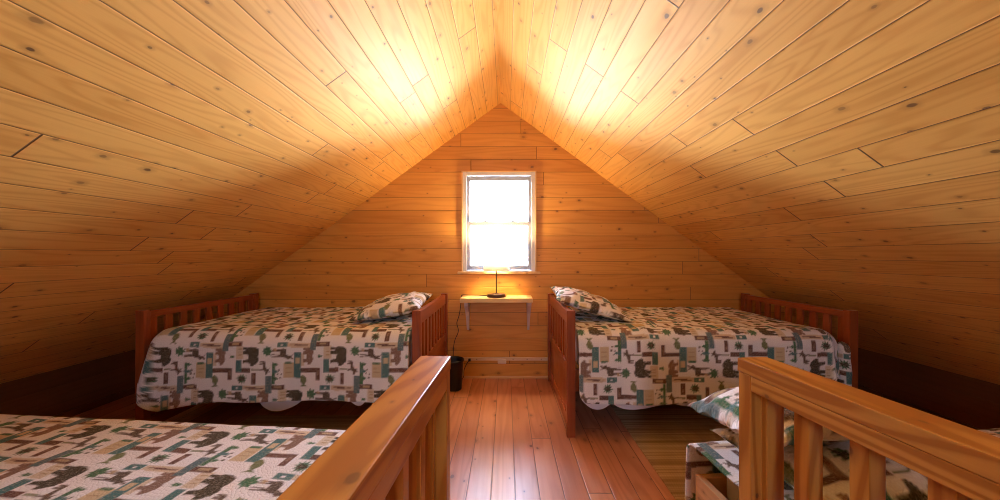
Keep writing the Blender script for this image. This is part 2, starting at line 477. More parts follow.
def window(W, y, inward, name, label, locks=True):
    """double-hung window; y inner wall face; inward = -1 when the room lies towards -Y"""
    root = bpy.data.objects.new(name, None); COL.objects.link(root)
    root.location = ((W['x0'] + W['x1']) / 2, y, W['z0'])
    struct(root, label, 'window')
    cx, cz = root.location.x, W['z0']
    hw = (W['x1'] - W['x0']) / 2; H = W['z1'] - W['z0']
    d = -inward                      # +1 away from the room
    def bx(m, x0, x1, d0, d1, z0, z1, bev=0.003):
        a, b = sorted((d * d0, d * d1))
        m.box((x0, a, z0), (x1, b, z1), bev)
    # casing on the wall face
    m = MB(); c = 0.045
    bx(m, -hw - 0.006, -hw + c - 0.012, -0.018, 0.0, 0, H + 0.006)
    bx(m, hw - c + 0.012, hw + 0.006, -0.018, 0.0, 0, H + 0.006)
    bx(m, -hw + c - 0.012, hw - c + 0.012, -0.018, 0.0, H - 0.027, H + 0.006)
    m.build('casing', M['casing'], root)
    m = MB()
    for s in (-1, 1):
        a, b = sorted((s * (hw + 0.006), s * (hw + 0.018)))
        bx(m, a, b, -0.022, 0.0, 0, H + 0.018)
    bx(m, -hw - 0.018, hw + 0.018, -0.022, 0.0, H + 0.006, H + 0.018)
    m.build('edge_trim', M['sill'], root)
    # jamb lining
    m = MB()
    bx(m, -hw, -hw + 0.02, 0.0, TH, 0, H); bx(m, hw - 0.02, hw, 0.0, TH, 0, H)
    bx(m, -hw + 0.02, hw - 0.02, 0.0, TH, H - 0.02, H); bx(m, -hw + 0.02, hw - 0.02, 0.0, TH, 0, 0.012)
    m.build('jamb', M['white'], root)
    # stool
    m = MB()
    bx(m, -hw - 0.055, hw + 0.055, -0.045, 0.0, -0.022, 0.0, 0.005)
    m.build('sill', M['sill'], root)
    mid = H * 0.485
    for nm, z0, z1, dd, stile, top, bot in (('upper_sash', mid - 0.012, H - 0.022, 0.052, 0.038, 0.045, 0.032),
                                            ('lower_sash', 0.014, mid + 0.022, 0.018, 0.044, 0.04, 0.045)):
        m = MB()
        x0, x1 = -hw + 0.022, hw - 0.022
        bx(m, x0, x0 + stile, dd, dd + 0.032, z0, z1); bx(m, x1 - stile, x1, dd, dd + 0.032, z0, z1)
        bx(m, x0 + stile, x1 - stile, dd, dd + 0.032, z1 - top, z1); bx(m, x0 + stile, x1 - stile, dd, dd + 0.032, z0, z0 + bot)
        sash = m.build(nm, M['white'], root)
        g = MB(); bx(g, x0 + stile - 0.004, x1 - stile + 0.004, dd + 0.013, dd + 0.017, z0 + bot - 0.004, z1 - top + 0.004, 0)
        g.build('pane', M['glass'], sash)
        if nm == 'lower_sash' and locks:
            for s in (-0.14, 0.14):
                k = MB(); bx(k, s - 0.02, s + 0.02, dd + 0.004, dd + 0.03, z1, z1 + 0.012, 0.003)
                k.build('sash_lock', M['metal'], sash)
                k = MB(); bx(k, s * 1.25 - 0.03, s * 1.25 + 0.03, dd - 0.012, dd, z0 + 0.036, z0 + 0.045, 0.003)
                k.build('lift_handle', M['metal'], sash)
    return root
window(WIN, WALL_Y, -1, 'window_1', 'bright white double-hung window in the gable wall')
window(FILL_WIN, REAR_Y, 1, 'fill_window', 'added white double-hung window behind the viewer, letting in fill daylight')

# ------------------------------------------------------------------ lodge print (fabric pattern), in print pixels of 1/150 m
PX = 150.0
CW, CH = 87.0, 84.0           # rectangular repeat; second copy at the half drop
CREAM = (0.86, 0.86, 0.85)
OLIVE, GREEN, TEAL = (0.050, 0.042, 0.022), (0.045, 0.17, 0.075), (0.055, 0.19, 0.185)
BROWN, PLUM, BEIGE, SLATE = (0.135, 0.055, 0.038), (0.25, 0.145, 0.105), (0.64, 0.53, 0.33), (0.10, 0.185, 0.20)
TAN, MOSS = (0.50, 0.38, 0.22), (0.17, 0.21, 0.085)
BEAR = [(0, .45), (.02, .75), (.12, .95), (.3, .98), (.5, .9), (.65, .97), (.8, .9), (.93, .74), (1, .58), (.98, .46), (.86, .45), (.82, .3),
        (.84, 0), (.68, 0), (.64, .32), (.42, .36), (.38, 0), (.22, 0), (.2, .3), (.14, 0), (.02, 0), (.04, .3)]
MOOSE = [(.0, .5), (.05, .62), (.3, .66), (.55, .66), (.68, .78), (.62, .92), (.5, 1.0), (.68, .95), (.76, .84), (.84, .95), (1, 1), (.9, .84), (1, .7),
         (.86, .66), (.8, .5), (.74, .38), (.78, .0), (.7, 0), (.66, .34), (.6, .0), (.54, 0), (.56, .38), (.3, .38), (.28, 0), (.2, 0), (.2, .34), (.12, 0), (.04, 0), (.1, .36)]
DEER = [(0, .4), (.05, .55), (.4, .56), (.6, .7), (.5, .98), (.66, .82), (.8, 1), (.78, .74), (1, .66), (.98, .56), (.74, .5), (.66, .36), (.7, 0), (.6, 0), (.56, .32),
        (.26, .32), (.24, 0), (.14, 0), (.12, .3), (.04, 0), (0, .1)]
TREE = [(.45, 0), (.45, .16), (.1, .14), (.32, .36), (.14, .38), (.38, .6), (.24, .64), (.5, 1), (.76, .64), (.62, .6), (.86, .38), (.68, .36), (.9, .14), (.55, .16), (.55, 0)]
def spiky(seed, n=11):
    rr = random.Random(seed)
    return [(.5 + (.5 if k % 2 == 0 else .24) * (0.8 + .2 * rr.random()) * math.cos(2 * math.pi * k / (2 * n)),
             .5 + (.5 if k % 2 == 0 else .24) * (0.8 + .2 * rr.random()) * math.sin(2 * math.pi * k / (2 * n))) for k in range(2 * n)]
LEAF = [(.5, 0), (.46, .2), (.2, .16), (.28, .3), (.02, .42), (.2, .52), (.1, .78), (.36, .7), (.5, 1), (.64, .7), (.9, .78), (.8, .52), (.98, .42), (.72, .3), (.8, .16), (.54, .2)]
FISH = [(0, .4), (.2, .1), (.6, .2), (.8, .42), (1, .1), (.96, .5), (1, .9), (.8, .6), (.5, .85), (.2, .75)]
RECT = [(0, 0), (1, 0), (1, 1), (0, 1)]
# (shape, x0, y0, x1, y1, colour); shape heights run along x, lengths along y
MOT = [
    (RECT, 221, 355, 230.5, 370, BEIGE), (RECT, 260, 338.5, 267.5, 351, (0.70, 0.61, 0.46)), (RECT, 184, 377.5, 203, 382.5, (0.69, 0.58, 0.42)),
    (RECT, 267.5, 377.5, 283, 381.5, (0.67, 0.56, 0.40)), (RECT, 236.5, 346, 241, 358, (0.70, 0.61, 0.46)),
    (BEAR, 180, 339.5, 196.5, 358.5, OLIVE), (LEAF, 198.5, 338, 210.5, 349.5, GREEN), (MOOSE, 208.5, 341, 230.5, 352, (0.095, 0.065, 0.045)),
    (RECT, 231, 345, 238, 370, TEAL), (RECT, 232.2, 350, 236.8, 356, BEIGE), (BEAR, 239.5, 340, 250, 357.5, PLUM), (TREE, 253.5, 346.5, 259.5, 351.5, GREEN),
    (RECT, 260, 352, 265.5, 364.5, TEAL), (RECT, 265.5, 360, 275, 364.5, BROWN), (RECT, 276, 361, 284, 362.3, MOSS), (DEER, 196.5, 353.5, 207.5, 367, (0.12, 0.08, 0.055)),
    (RECT, 209, 356, 212.2, 376, GREEN), (TREE, 208, 353.5, 216, 360, GREEN), (TREE, 208, 360, 216, 367, TEAL), (TREE, 208, 367, 216, 374, GREEN),
    (RECT, 215.5, 361.5, 217, 363, OLIVE), (RECT, 214.5, 365, 216, 366.6, OLIVE), (RECT, 218, 365.5, 219.6, 367, OLIVE), (RECT, 217, 369, 218.8, 370.6, OLIVE),
    (RECT, 222, 354.5, 229, 356.6, GREEN), (RECT, 238, 360.5, 252.5, 364.5, BROWN), (RECT, 252.5, 360.5, 256.5, 372, BROWN), (RECT, 253.3, 363, 255.6, 367, PLUM),
    (spiky(3), 260, 365, 273, 377, GREEN), (TREE, 263, 367, 270, 375, OLIVE), (FISH, 236, 367, 245, 378.5, MOSS), (RECT, 276.5, 365, 280.5, 376, BROWN),
    (RECT, 277.2, 367, 279.8, 370.5, PLUM), (RECT, 203, 368, 208.8, 385, SLATE), (RECT, 208.8, 376.5, 222, 381, BROWN), (RECT, 212, 377.5, 219, 379.4, TAN),
    (RECT, 257, 377, 267, 382, TEAL), (RECT, 261, 378.8, 263, 380.4, CREAM), (FISH, 253, 383, 258, 386, TAN), (RECT, 270, 378.7, 281, 379.6, BROWN), (RECT, 187, 379.5, 201, 380.5, BROWN),
    (RECT, 262, 341, 266, 342, TAN), (RECT, 262, 344, 266, 345, TAN), (RECT, 262, 347, 266, 348, TAN), (RECT, 223, 360, 229, 361, TAN), (RECT, 223, 364, 229, 365, TAN),
]
SS = 4
def in_poly(px, py, poly):
    inside = np.zeros(px.shape, bool)
    n = len(poly)
    j = n - 1
    for i in range(n):
        xi, yi = poly[i]; xj, yj = poly[j]
        c = ((yi > py) != (yj > py))
        if yi != yj:
            inside ^= c & (px < (xj - xi) * (py - yi) / (yj - yi) + xi)
        j = i
    return inside
gw, gh = int(CW * SS), int(CH * SS)
TILE = np.empty((gh, gw, 3), np.float32)
TILE[:] = CREAM
GX, GY = np.meshgrid((np.arange(gw) + .5) / SS, (np.arange(gh) + .5) / SS)
for shp, x0, y0, x1, y1, colr in MOT:
    for lx, ly in ((0, 0), (43.5, 42.0)):
        for wx in (-2, -1, 0, 1):
            for wy in (-1, 0, 1):
                ox = x0 - 180 + lx + wx * CW; oy = y0 - 338 + ly + wy * CH
                if ox > CW or oy > CH or ox + (x1 - x0) < 0 or oy + (y1 - y0) < 0: continue
                if shp is RECT: k = (GX >= ox) & (GX < ox + x1 - x0) & (GY >= oy) & (GY < oy + y1 - y0)
                else:
                    # shape (length l along y, height h along x)
                    k = in_poly((GY - oy) / (y1 - y0), (GX - ox) / (x1 - x0), shp)
                TILE[k] = colr
# soften by a box filter so that grid sampling does not alias
def blur(a):
    return (a + np.roll(a, 1, 0) + np.roll(a, -1, 0) + np.roll(a, 1, 1) + np.roll(a, -1, 1)) / 5
TILE = blur(TILE)
def print_colour(p, q, zoom=1.0):
    """p: metres towards the head of the bed, q: metres to the print's right"""
    ix = (np.floor(p * PX / zoom * SS) % gw).astype(int)
    iy = (np.floor(q * PX / zoom * SS) % gh).astype(int)
    return TILE[iy, ix]

def cloth_object(name, co, nu, nv, uv, colors, mat, parent=None, thick=0.0, two=None):
    me = bpy.data.meshes.new(name)
    idx = np.arange(nu * nv).reshape(nv, nu)
    q = np.stack([idx[:-1, :-1], idx[:-1, 1:], idx[1:, 1:], idx[1:, :-1]], -1).reshape(-1, 4)
    verts = co.reshape(-1, 3)
    uvs = uv.reshape(-1, 2)
    cols = None if colors is None else colors.reshape(-1, 3)
    if two is not None:                         # closed body: second sheet with the same rim
        n = len(verts)
        verts = np.vstack([verts, two.reshape(-1, 3)])
        uvs = np.vstack([uvs, uvs + 0.37])
        q2 = q[:, ::-1] + n
        rim = np.concatenate([idx[0, :], idx[1:, -1], idx[-1, -2::-1], idx[-2:0:-1, 0]])
        a = rim; b = np.roll(rim, -1)
        qr = np.stack([b, a, a + n, b + n], -1)
        q = np.vstack([q, q2, qr])
        if cols is not None: cols = np.vstack([cols, cols])
    me.from_pydata(verts.tolist(), [], q.tolist())
    ul = me.uv_layers.new(name='UVMap')
    ul.data.foreach_set('uv', uvs[q.reshape(-1)].astype(np.float32).reshape(-1))
    if cols is not None:
        ca = me.color_attributes.new('print', 'FLOAT_COLOR', 'POINT')
        ca.data.foreach_set('color', np.hstack([cols, np.ones((len(cols), 1))]).astype(np.float32).reshape(-1))
    me.polygons.foreach_set('use_smooth', np.ones(len(q), bool))
    me.materials.append(mat)
    me.update()
    o = bpy.data.objects.new(name, me); COL.objects.link(o)
    if parent is not None: o.parent = parent
    if thick:
        md = o.modifiers.new('thick', 'SOLIDIFY'); md.thickness = thick; md.offset = -1.0
    return o

def nz(x, y, z=0.0): return mnoise.noise(Vector((x, y, z)))

def drape(name, rect, zt, drops, rad, step, seed, head, mat, pq0=(0, 0), wr=0.006, side_wr=0.012, flare=0.06, push=None,
          thick=0.008, hem=None, sag=None, hem_round=None):
    """a cloth over a flat top: rect=(x0,x1,y0,y1); drops=(dx0,dx1,dy0,dy1) lengths hanging past every edge;
    head=+1/-1: the print's up direction along x"""
    x0, x1, y0, y1 = rect
    d = drops
    R_ = rad
    ix0, ix1, iy0, iy1 = (x0 + R_ if d[0] else x0), (x1 - R_ if d[1] else x1), (y0 + R_ if d[2] else y0), (y1 - R_ if d[3] else y1)
    S = np.linspace(ix0 - d[0], ix1 + d[1], int((ix1 - ix0 + d[0] + d[1]) / step) + 1)
    Tt = np.linspace(iy0 - d[2], iy1 + d[3], int((iy1 - iy0 + d[2] + d[3]) / step) + 1)
    nu, nv = len(S), len(Tt)
    co = np.zeros((nv, nu, 3)); uv = np.zeros((nv, nu, 2))
    for j, t in enumerate(Tt):
        for i, s in enumerate(S):
            bx, by = min(max(s, ix0), ix1), min(max(t, iy0), iy1)
            ex, ey = s - bx, t - by
            if ex == 0 and ey == 0:
                z = zt + wr * nz(s * 4, t * 4, seed) + wr * .5 * nz(s * 11, t * 11, seed)
                if sag: z += sag(s, t)
                co[j, i] = (s, t, z); uv[j, i] = (s, t)
                continue
            Dx = d[0] if ex < 0 else d[1]; Dy = d[2] if ey < 0 else d[3]
            ax = abs(ex) / Dx if Dx else 0.0; ay = abs(ey) / Dy if Dy else 0.0
            rr = max(ax, ay)
            th = math.atan2(ax, ay)                      # 0: pure y, 90 deg: pure x
            w = th / (math.pi / 2)
            Lr = ((Dy or 0) * (1 - w) + (Dx or 0) * w) if (Dx and Dy) else (Dx if ax else Dy)
            if hem: Lr *= 1 + hem(bx, by, th)
            if hem_round and ey != 0:
                e = min(abs(bx - x0) if not d[0] else 9, abs(bx - x1) if not d[1] else 9)
                if e < hem_round: Lr -= (hem_round - math.sqrt(max(0, hem_round ** 2 - (hem_round - e) ** 2)))
            r = rr * Lr
            dirx = math.copysign(math.sin(th), ex); diry = math.copysign(math.cos(th), ey)
            q = math.pi * R_ / 2
            if r < q: o, dn = R_ * math.sin(r / R_), R_ * (1 - math.cos(r / R_))
            else: o, dn = R_ + flare * (r - q), R_ + (r - q)
            k = min(1.0, dn / 0.35)
            o += side_wr * k * (nz(bx * 7 + w * 3, by * 7, seed + 5) + .5 * nz(bx * 17 + w * 5, by * 17, seed + 9))
            if 0.02 < w < 0.98: o += 0.02 * k * math.sin(w * math.pi * 5)
            px, py = bx + dirx * o, by + diry * o
            z = zt - dn + wr * (1 - k) * nz(s * 4, t * 4, seed)
            if push and 0 < w < 1: px += push * math.sin(min(w * 2.2, 1.0) * math.pi) * k * math.copysign(1, ex)
            if sag: z += sag(bx, by) * (1 - k)
            co[j, i] = (px, py, z)
            uv[j, i] = (bx + dirx * r, by + diry * r)
    if head > 0: p, q = uv[..., 0], -uv[..., 1]
    else: p, q = -uv[..., 0], uv[..., 1]
    cols = print_colour(p + pq0[0], q + pq0[1]) if mat is M['quilt'] else None
    return cloth_object(name, co, nu, nv, uv, cols, mat, thick=thick)

def pillow(name, size, loc, rot, seed, pq=(0, 0), swap=False, zoom=1.0, label='', droop=0.0):
    a, b, T = size
    n = 56
    U = np.linspace(-1, 1, n)
    top = np.zeros((n, n, 3)); bot = np.zeros((n, n, 3)); uv = np.zeros((n, n, 2))
    for j, v in enumerate(U):
        for i, u in enumerate(U):
            x = a / 2 * u * (1 - .10 * (1 - v * v) * u * u); y = b / 2 * v * (1 - .10 * (1 - u * u) * v * v)
            e = max(0.0, (1 - abs(u) ** 2.6) * (1 - abs(v) ** 2.6))
            h = T / 2 * e ** .52
            edge = 1 - e
            wv = .010 * nz(u * 3.1, v * 3.1, seed) + .016 * edge * nz(u * 5, v * 5, seed + 3)
            dz = -droop * (u * u) * .5
            top[j, i] = (x, y, h + wv + dz + .004 * e); bot[j, i] = (x, y, -h * .8 + wv * .5 + dz)
            uv[j, i] = (x, y)
    p, q = (uv[..., 1], uv[..., 0]) if swap else (uv[..., 0], uv[..., 1])
    o = cloth_object(name, top, n, n, uv, print_colour(p + pq[0], q + pq[1], zoom), M['quilt'], two=bot)
    o.location = loc; o.rotation_euler = rot
    return tag(o, label, 'pillow', 'printed pillows on the beds')

# ------------------------------------------------------------------ the two slatted beds by the gable wall
BY0, BY1 = 2.32, 3.40
def make_bed(label, Ln):
    """local: x=0 headboard outer face, +x towards the foot, y measured from the front post"""
    W = BY1 - BY0
    root = thing('slatted_bed', label, 'bed', group='red-stained slatted beds')
    def end(nm, x0, x1):
        m = MB()
        t0, t1 = x0 + .012, x1 - .012
        rz = .755 if nm == 'headboard' else .800
        m.box((t0, .05, rz), (t1, W - .05, .845), .004, along=1)
        m.box((t0, .05, .395), (t1, W - .05, .475), .004, along=1)
        m.box((t0, .05, .04), (t1, W - .05, .12), .004, along=1)
        part = m.build(nm, M['bed'], root)
        for yy in (0.0, W - .05):
            k = MB(); k.box((x0, yy, 0), (x1, yy + .05, .855), .005, along=2); k.build('post', M['bed'], part)
        k = 0; y = .052
        while y + .055 < W - .05:
            s = MB(); s.box((t0 + .008, y, .470), (t1 - .008, y + .055, rz + .004), .003, along=2); s.build('slat', M['bed'], part)
            y += .1145
        k = MB()
        k.box((t0 + .008, .05, .115), (t1 - .008, W - .05, .400), .002, along=2); k.build('lower_panel', M['bed'], part)
        return part
    end('headboard', 0, .058); end('footboard', Ln - .058, Ln)
    for yy in (.028, W - .053):
        m = MB(); m.box((.058, yy, .30), (Ln - .058, yy + .025, .45), .003, along=0); m.build('side_rail', M['bed'], root)
    m = MB()
    for k in range(13):
        x = .10 + k * .14
        m.box((x, .053, .405), (x + .08, W - .053, .425), .002, along=1)
    m.build('slat_base', M['lowbed'], root)
    return root
HRX, HLX = 0.41, -0.575
bed_r = make_bed('red-stained slatted bed right of the lamp shelf, leaning pillow on its headboard', 1.96)
bed_r.location = (HRX, BY0, 0)
bed_l = make_bed('red-stained slatted bed left of the lamp shelf, headboard beside the black wastebasket', 1.92)
for ch in bpy.data.objects:                                        # the left bed is turned end for end in its own shapes
    if ch.type == 'MESH' and (ch.parent == bed_l or (ch.parent and ch.parent.parent == bed_l)):
        for v in ch.data.vertices: v.co.x, v.co.y = -v.co.x, (BY1 - BY0) - v.co.y
bed_l.location = (HLX, BY0, 0)

def mattress(lo, hi, label, loc=(0, 0, 0), rz=0):
    m = MB(); m.box(lo, hi, .045)
    o = m.build('mattress', M['linen']); o.location = loc; o.rotation_euler = (0, 0, rz)
    for p in o.data.polygons: p.use_smooth = True
    return tag(o, label, 'mattress', 'mattresses on the beds')

MZ = .690
for side, hx, lab in ((1, HRX, 'right'), (-1, HLX, 'left')):
    xa, xb = sorted((hx + side * .085, hx + side * 1.80))
    mattress((xa, 2.365, .45), (xb, 3.32, MZ), 'white mattress under the quilt of the slatted bed %s of the shelf' % lab)

def sheet(side, bumps, label):
    """white sheet between mattress and quilt, its loose hem showing in swags"""
    hx = HRX if side > 0 else HLX
    xa, xb = sorted((hx + side * .09, hx + side * 1.69))
    nu, prof = 150, []
    for k in range(12): prof.append((3.25 - k * (3.25 - 2.40) / 11, .6985, 0))
    for k in range(1, 7):
        a = k / 6 * math.pi / 2
        prof.append((2.40 - .055 * math.sin(a), .6985 - .055 * (1 - math.cos(a)), 0))
    for k in range(1, 25): prof.append((2.345, .6435, k / 24))
    nv = len(prof)
    co = np.zeros((nv, nu, 3)); uv = np.zeros((nv, nu, 2))
    for i in range(nu):
        x = xa + (xb - xa) * i / (nu - 1)
        zb = .31
        for b0, b1, zz, sk in bumps:
            if b0 < x < b1:
                t = (x - b0) / (b1 - b0)
                t = t ** sk
                zb = min(zb, .31 - (.31 - zz) * math.sin(math.pi * t) ** .55)
        for j, (y, z, f) in enumerate(prof):
            if f: z = .6435 - f * (.6435 - zb); y = 2.338 - .012 * f * nz(x * 9, z * 3, 4.0 + side) - .006 * f
            co[j, i] = (x, y, z); uv[j, i] = (x, y + z)
    o = cloth_object('bed_sheet', co, nu, nv, uv, None, M['linen'])
    return tag(o, label, 'sheet', 'white sheets hanging below quilts')
sheet(1, [(.49, .75, .185, 1.0), (.70, 1.22, .185, .6), (1.1, 1.5, .21, .6)], 'white sheet hanging below the quilt hem on the bed right of the shelf')
sheet(-1, [(-1.68, -1.34, .175, .7), (-1.12, -.93, .21, 1.6)], 'white sheet hanging below the quilt hem on the bed left of the shelf')

def q_label(o, label):
    return tag(o, label, 'quilt', 'lodge-print quilts on the beds')

# right slatted bed: head at its -x end
def fold_r(s, t):
    z = 0.0
    z += .016 * math.exp(-((s - 1.02 - (t - 2.5) * .6) / .05) ** 2) * math.exp(-((t - 2.52) / .16) ** 2)
    z -= .02 * max(0, (abs(s - 2.2)) and (s - 2.05)) 
    return z
quilt_r = drape('quilt', (HRX + .072, HRX + 1.835, 2.283, 3.345), .724, (0, .16, .535, 0), .10, .0075, 3.0, -1, M['quilt'],
                pq0=(0.665, -0.05), wr=.008, flare=.035, hem=lambda x, y, th: .012 * math.sin(x * 9), sag=fold_r, hem_round=.07)
q_label(quilt_r, 'cream quilt with bears, pines and moose on the slatted bed right of the shelf')
def corner_fold():
    nu, nv = 40, 60
    co = np.zeros((nv, nu, 3)); uv = np.zeros((nv, nu, 2))
    for j in range(nv):
        f = j / (nv - 1)
        r = min(1.0, math.sqrt(max(0.0, 1 - (1 - min(f / .16, 1.0)) ** 2)) + .02)
        for i in range(nu):
            a = -math.pi * .5 + (i / (nu - 1)) * math.pi
            w_ = 1 + .08 * nz(f * 4, a, 6.0)
            co[j, i] = (2.274 + .030 * math.sin(a) * r * w_, 2.3415 - (.050 + .012 * f) * math.cos(a) * r * w_, .640 - .31 * f)
            uv[j, i] = (2.27 + a * .04, 2.5 - .31 * f)
    return cloth_object('corner_fold', co, nu, nv, uv, print_colour(-uv[..., 0] + .5, uv[..., 1] + .1), M['quilt'], quilt_r, thick=.005)
corner_fold()
quilt_l = drape('quilt', (HLX - 1.845, HLX - .072, 2.283, 3.345), .724, (.16, 0, .525, 0), .115, .0075, 11.0, 1, M['quilt'],
                pq0=(0.0, 0.0), wr=.008, flare=.035, push=.095,
                hem=lambda x, y, th: .014 * math.sin(x * 7 + 1) + .17 * max(0, (-1.9 - x) / .5))
q_label(quilt_l, 'cream quilt with bears, pines and moose on the slatted bed left of the shelf')

pillow('pillow', (.52, .66, .15), (-.905, 2.83, .815), (R(3), R(-9), R(3)), 2.0, (0.1, 0.2), label='plump lodge-print pillow at the head of the slatted bed left of the shelf')
pillow('pillow', (.58, .68, .145), (.665, 2.86, .838), (R(2), R(16), R(-3)), 9.0, (0.35, 0.1), label='lodge-print pillow leaning over the headboard right of the shelf')

# ------------------------------------------------------------------ low beds in the foreground
def make_low_bed(label):
    """local: x=0 aisle end, +x along the bed, y=0 far side, bed runs to -y"""
    root = thing('low_bed', label, 'bed', group='low pine beds behind the railings')
    Ln, W = 2.2, 1.0
    for nm, x0 in (('end_board', 0.0), ('end_board', Ln - .028)):
        m = MB(); m.box((x0, -W, .13), (x0 + .028, 0, .325), .003, along=1); m.build(nm, M['lowbed'], root)
    for y0 in (-.028, -W):
        m = MB(); m.box((.028, y0, .13), (Ln - .028, y0 + .028, .325), .003, along=0); m.build('side_board', M['lowbed'], root)
    for x0 in (.03, Ln - .1):
        for y0 in (-.1, -W + .03):
            m = MB(); m.box((x0, y0, 0), (x0 + .07, y0 + .07, .199), .003, along=2); m.build('leg', M['lowbed'], root)
    m = MB(); m.box((.028, -W + .028, .20), (Ln - .028, -.028, .225), .002, along=0); m.build('platform', M['lowbed'], root)
    return root
RB, LB = (0.782, 1.425, 0), (-0.385, 1.50, 0)
RA, LA = R(4.5), R(180 - 5.0)
lb_r = make_low_bed('low pine bed with a piled quilt behind the right-hand railing')
lb_r.location = RB; lb_r.rotation_euler = (0, 0, RA)
lb_l = copy_tree(lb_r)
lb_l['label'] = 'low pine bed hidden under the quilt beside the left-hand railing'
# the left one is the same bed turned about: its far side is local y=-W
c, s = math.cos(LA), math.sin(LA)
lb_l.location = (LB[0] - (-s * -1.0), LB[1] - (c * -1.0), 0); lb_l.rotation_euler = (0, 0, LA)

mattress((.085, -.955, .228), (2.165, -.045, .420), 'white mattress of the low bed behind the right-hand railing', RB, RA)
LBT = tuple(lb_l.location)
mattress((.06, -.955, .228), (2.165, -.045, .420), 'white mattress of the low bed beside the left-hand railing', LBT, LA)

def hemr(x, y, th): return .02 * math.sin(x * 8)
q = drape('quilt', (-.012, 2.25, -1.05, .045), .454, (0, .2, .25, .30), .05, .0055, 21.0, -1, M['quilt'], pq0=(.20, .31), wr=.006, side_wr=.008, flare=.03, hem=hemr,
          sag=lambda s, t: -.006 * max(0, (.09 - s) / .09) ** 2 + .006 * nz(s * 7, t * 7, 2.0))
q.location = RB; q.rotation_euler = (0, 0, RA)
q_label(q, 'rumpled lodge-print quilt on the low bed behind the right-hand railing')
q = drape('quilt', (-.04, 2.26, -1.05, .05), .452, (.18, .2, .3, .25), .06, .0055, 33.0, -1, M['quilt'], pq0=(.05, .12), wr=.006, side_wr=.008, flare=.03,
          sag=lambda s, t: -.012 * math.exp(-((s - .12) / .16) ** 2))
q.location = LBT; q.rotation_euler = (0, 0, LA)
q_label(q, 'lodge-print quilt spread flat on the low bed beside the left-hand railing')

pillow('pillow', (.54, .44, .14), (1.035, 1.25, .662), (R(-8), R(1), R(2)), 14.0, (.47, .20), zoom=1.25, droop=.085,
       label='lodge-print pillow topmost of the pile, its tip past the railing post')
pillow('pillow', (.62, .44, .115), (1.14, 1.19, .522), (R(3), R(2), R(10)), 17.0, (.05, .33), zoom=1.25, label='lodge-print pillow lying under the tilted pillow of the pile')
pillow('pillow', (.56, .40, .15), (1.20, .66, .548), (R(-3), R(3), R(84)), 19.0, (.3, .4), zoom=1.25, label='lodge-print pillow seen through the gaps of the right-hand balusters')

# ------------------------------------------------------------------ guard railings
def make_rail(label, end_y):
    """local: x=0 aisle face, +x away from the aisle, y=0 far end, runs to -y"""
    root = thing('guard_railing', label, 'railing', group='fir guard railings at the aisle')
    Ln = 1.75
    m = MB(); m.box((0, -Ln, .896), (.089, 0, .934), .003, along=1); m.build('cap_rail', M['rail'], root)
    m = MB(); m.box((.001, -Ln, .854), (.034, -.047, .8955), .003, along=1); m.build('under_rail', M['rail'], root)
    m = MB()
    m.prism([(.002, -.046), (.034, -.046), (.034, -.064), (.086, -.064), (.086, -.002), (.002, -.002)], 2, 0.0, .8955, .002, along=2)
    m.build('post', M['rail'], root)
    m = MB(); m.box((.034, -Ln, .03), (.076, -.065, .068), .003, along=1); m.build('bottom_rail', M['rail'], root)
    y = -.142
    while y > -Ln + .05:
        m = MB(); m.box((.0345, y - .038, .068), (.0735, y, .8955), .003, along=2); m.build('baluster', M['rail'], root)
        y -= .1265
    return root
rail_r = make_rail('orange fir railing with square balusters in front of the low bed at right', 1.0)
rail_r.location = (.669, .998, 0); rail_r.rotation_euler = (0, 0, R(5.6))
rail_l = make_rail('orange fir railing along the quilt at left, its cap end lit by the window', 1.0)
rail_l.scale = (-1, 1, 1)
for ch in [o for o in bpy.data.objects if o.parent == rail_l]:      # mirror the shapes themselves, keep the scale clean
    for v in ch.data.vertices: v.co.x = -v.co.x
    ch.data.flip_normals()
rail_l.scale = (1, 1, 1)
rail_l.location = (-.1615, 1.011, 0); rail_l.rotation_euler = (0, 0, R(-2.8))

# ------------------------------------------------------------------ rugs
def rug(x0, x1, y0, y1, label):
    m = MB(); m.box((-(x1 - x0) / 2, -(y1 - y0) / 2, 0.0), ((x1 - x0) / 2, (y1 - y0) / 2, .009), .003)
    o = m.build('woven_rug', M['rug']); o.location = ((x0 + x1) / 2, (y0 + y1) / 2, .0005)
    return tag(o, label, 'rug', 'woven floor rugs')
rug(.85, 2.05, 1.64, 2.92, 'brown woven rug on the floor beside the slatted bed right of the aisle')
rug(-1.93, -.87, 1.82, 2.63, 'brown woven rug on the floor beside the slatted bed left of the aisle')

# ------------------------------------------------------------------ shelf, lamp, raceway, bin
sh = thing('wall_shelf', 'pale pine wall shelf on white brackets under the window', 'shelf', (-.09, WALL_Y, .785))
m = MB(); m.box((-.34, -.245, 0), (.34, -.001, .042), .004, along=0); m.build('shelf_board', M['shelf'], sh)
for x in (-.288, .312 - .0):
    m = MB()
    b = bmesh.new()
    prof = [(-.20, 0), (-.001, 0), (-.001, -.30), (-.022, -.30), (-.05, -.22), (-.10, -.12), (-.19, -.035)]
    def wx(z): return .019 - .009 * (-z / .30)
    A = [b.verts.new((x - wx(z), y, z)) for y, z in prof]; B = [b.verts.new((x + wx(z), y, z)) for y, z in prof]
    b.faces.new(A); b.faces.new(B[::-1])
    for i in range(len(prof)):
        j = (i + 1) % len(prof); b.faces.new([A[i], B[i], B[j], A[j]])
    bmesh.ops.recalc_face_normals(b, faces=b.faces[:]); b.normal_update()
    m._add(b, 2, (0, 0)); m.build('bracket', M['bracket'], sh)

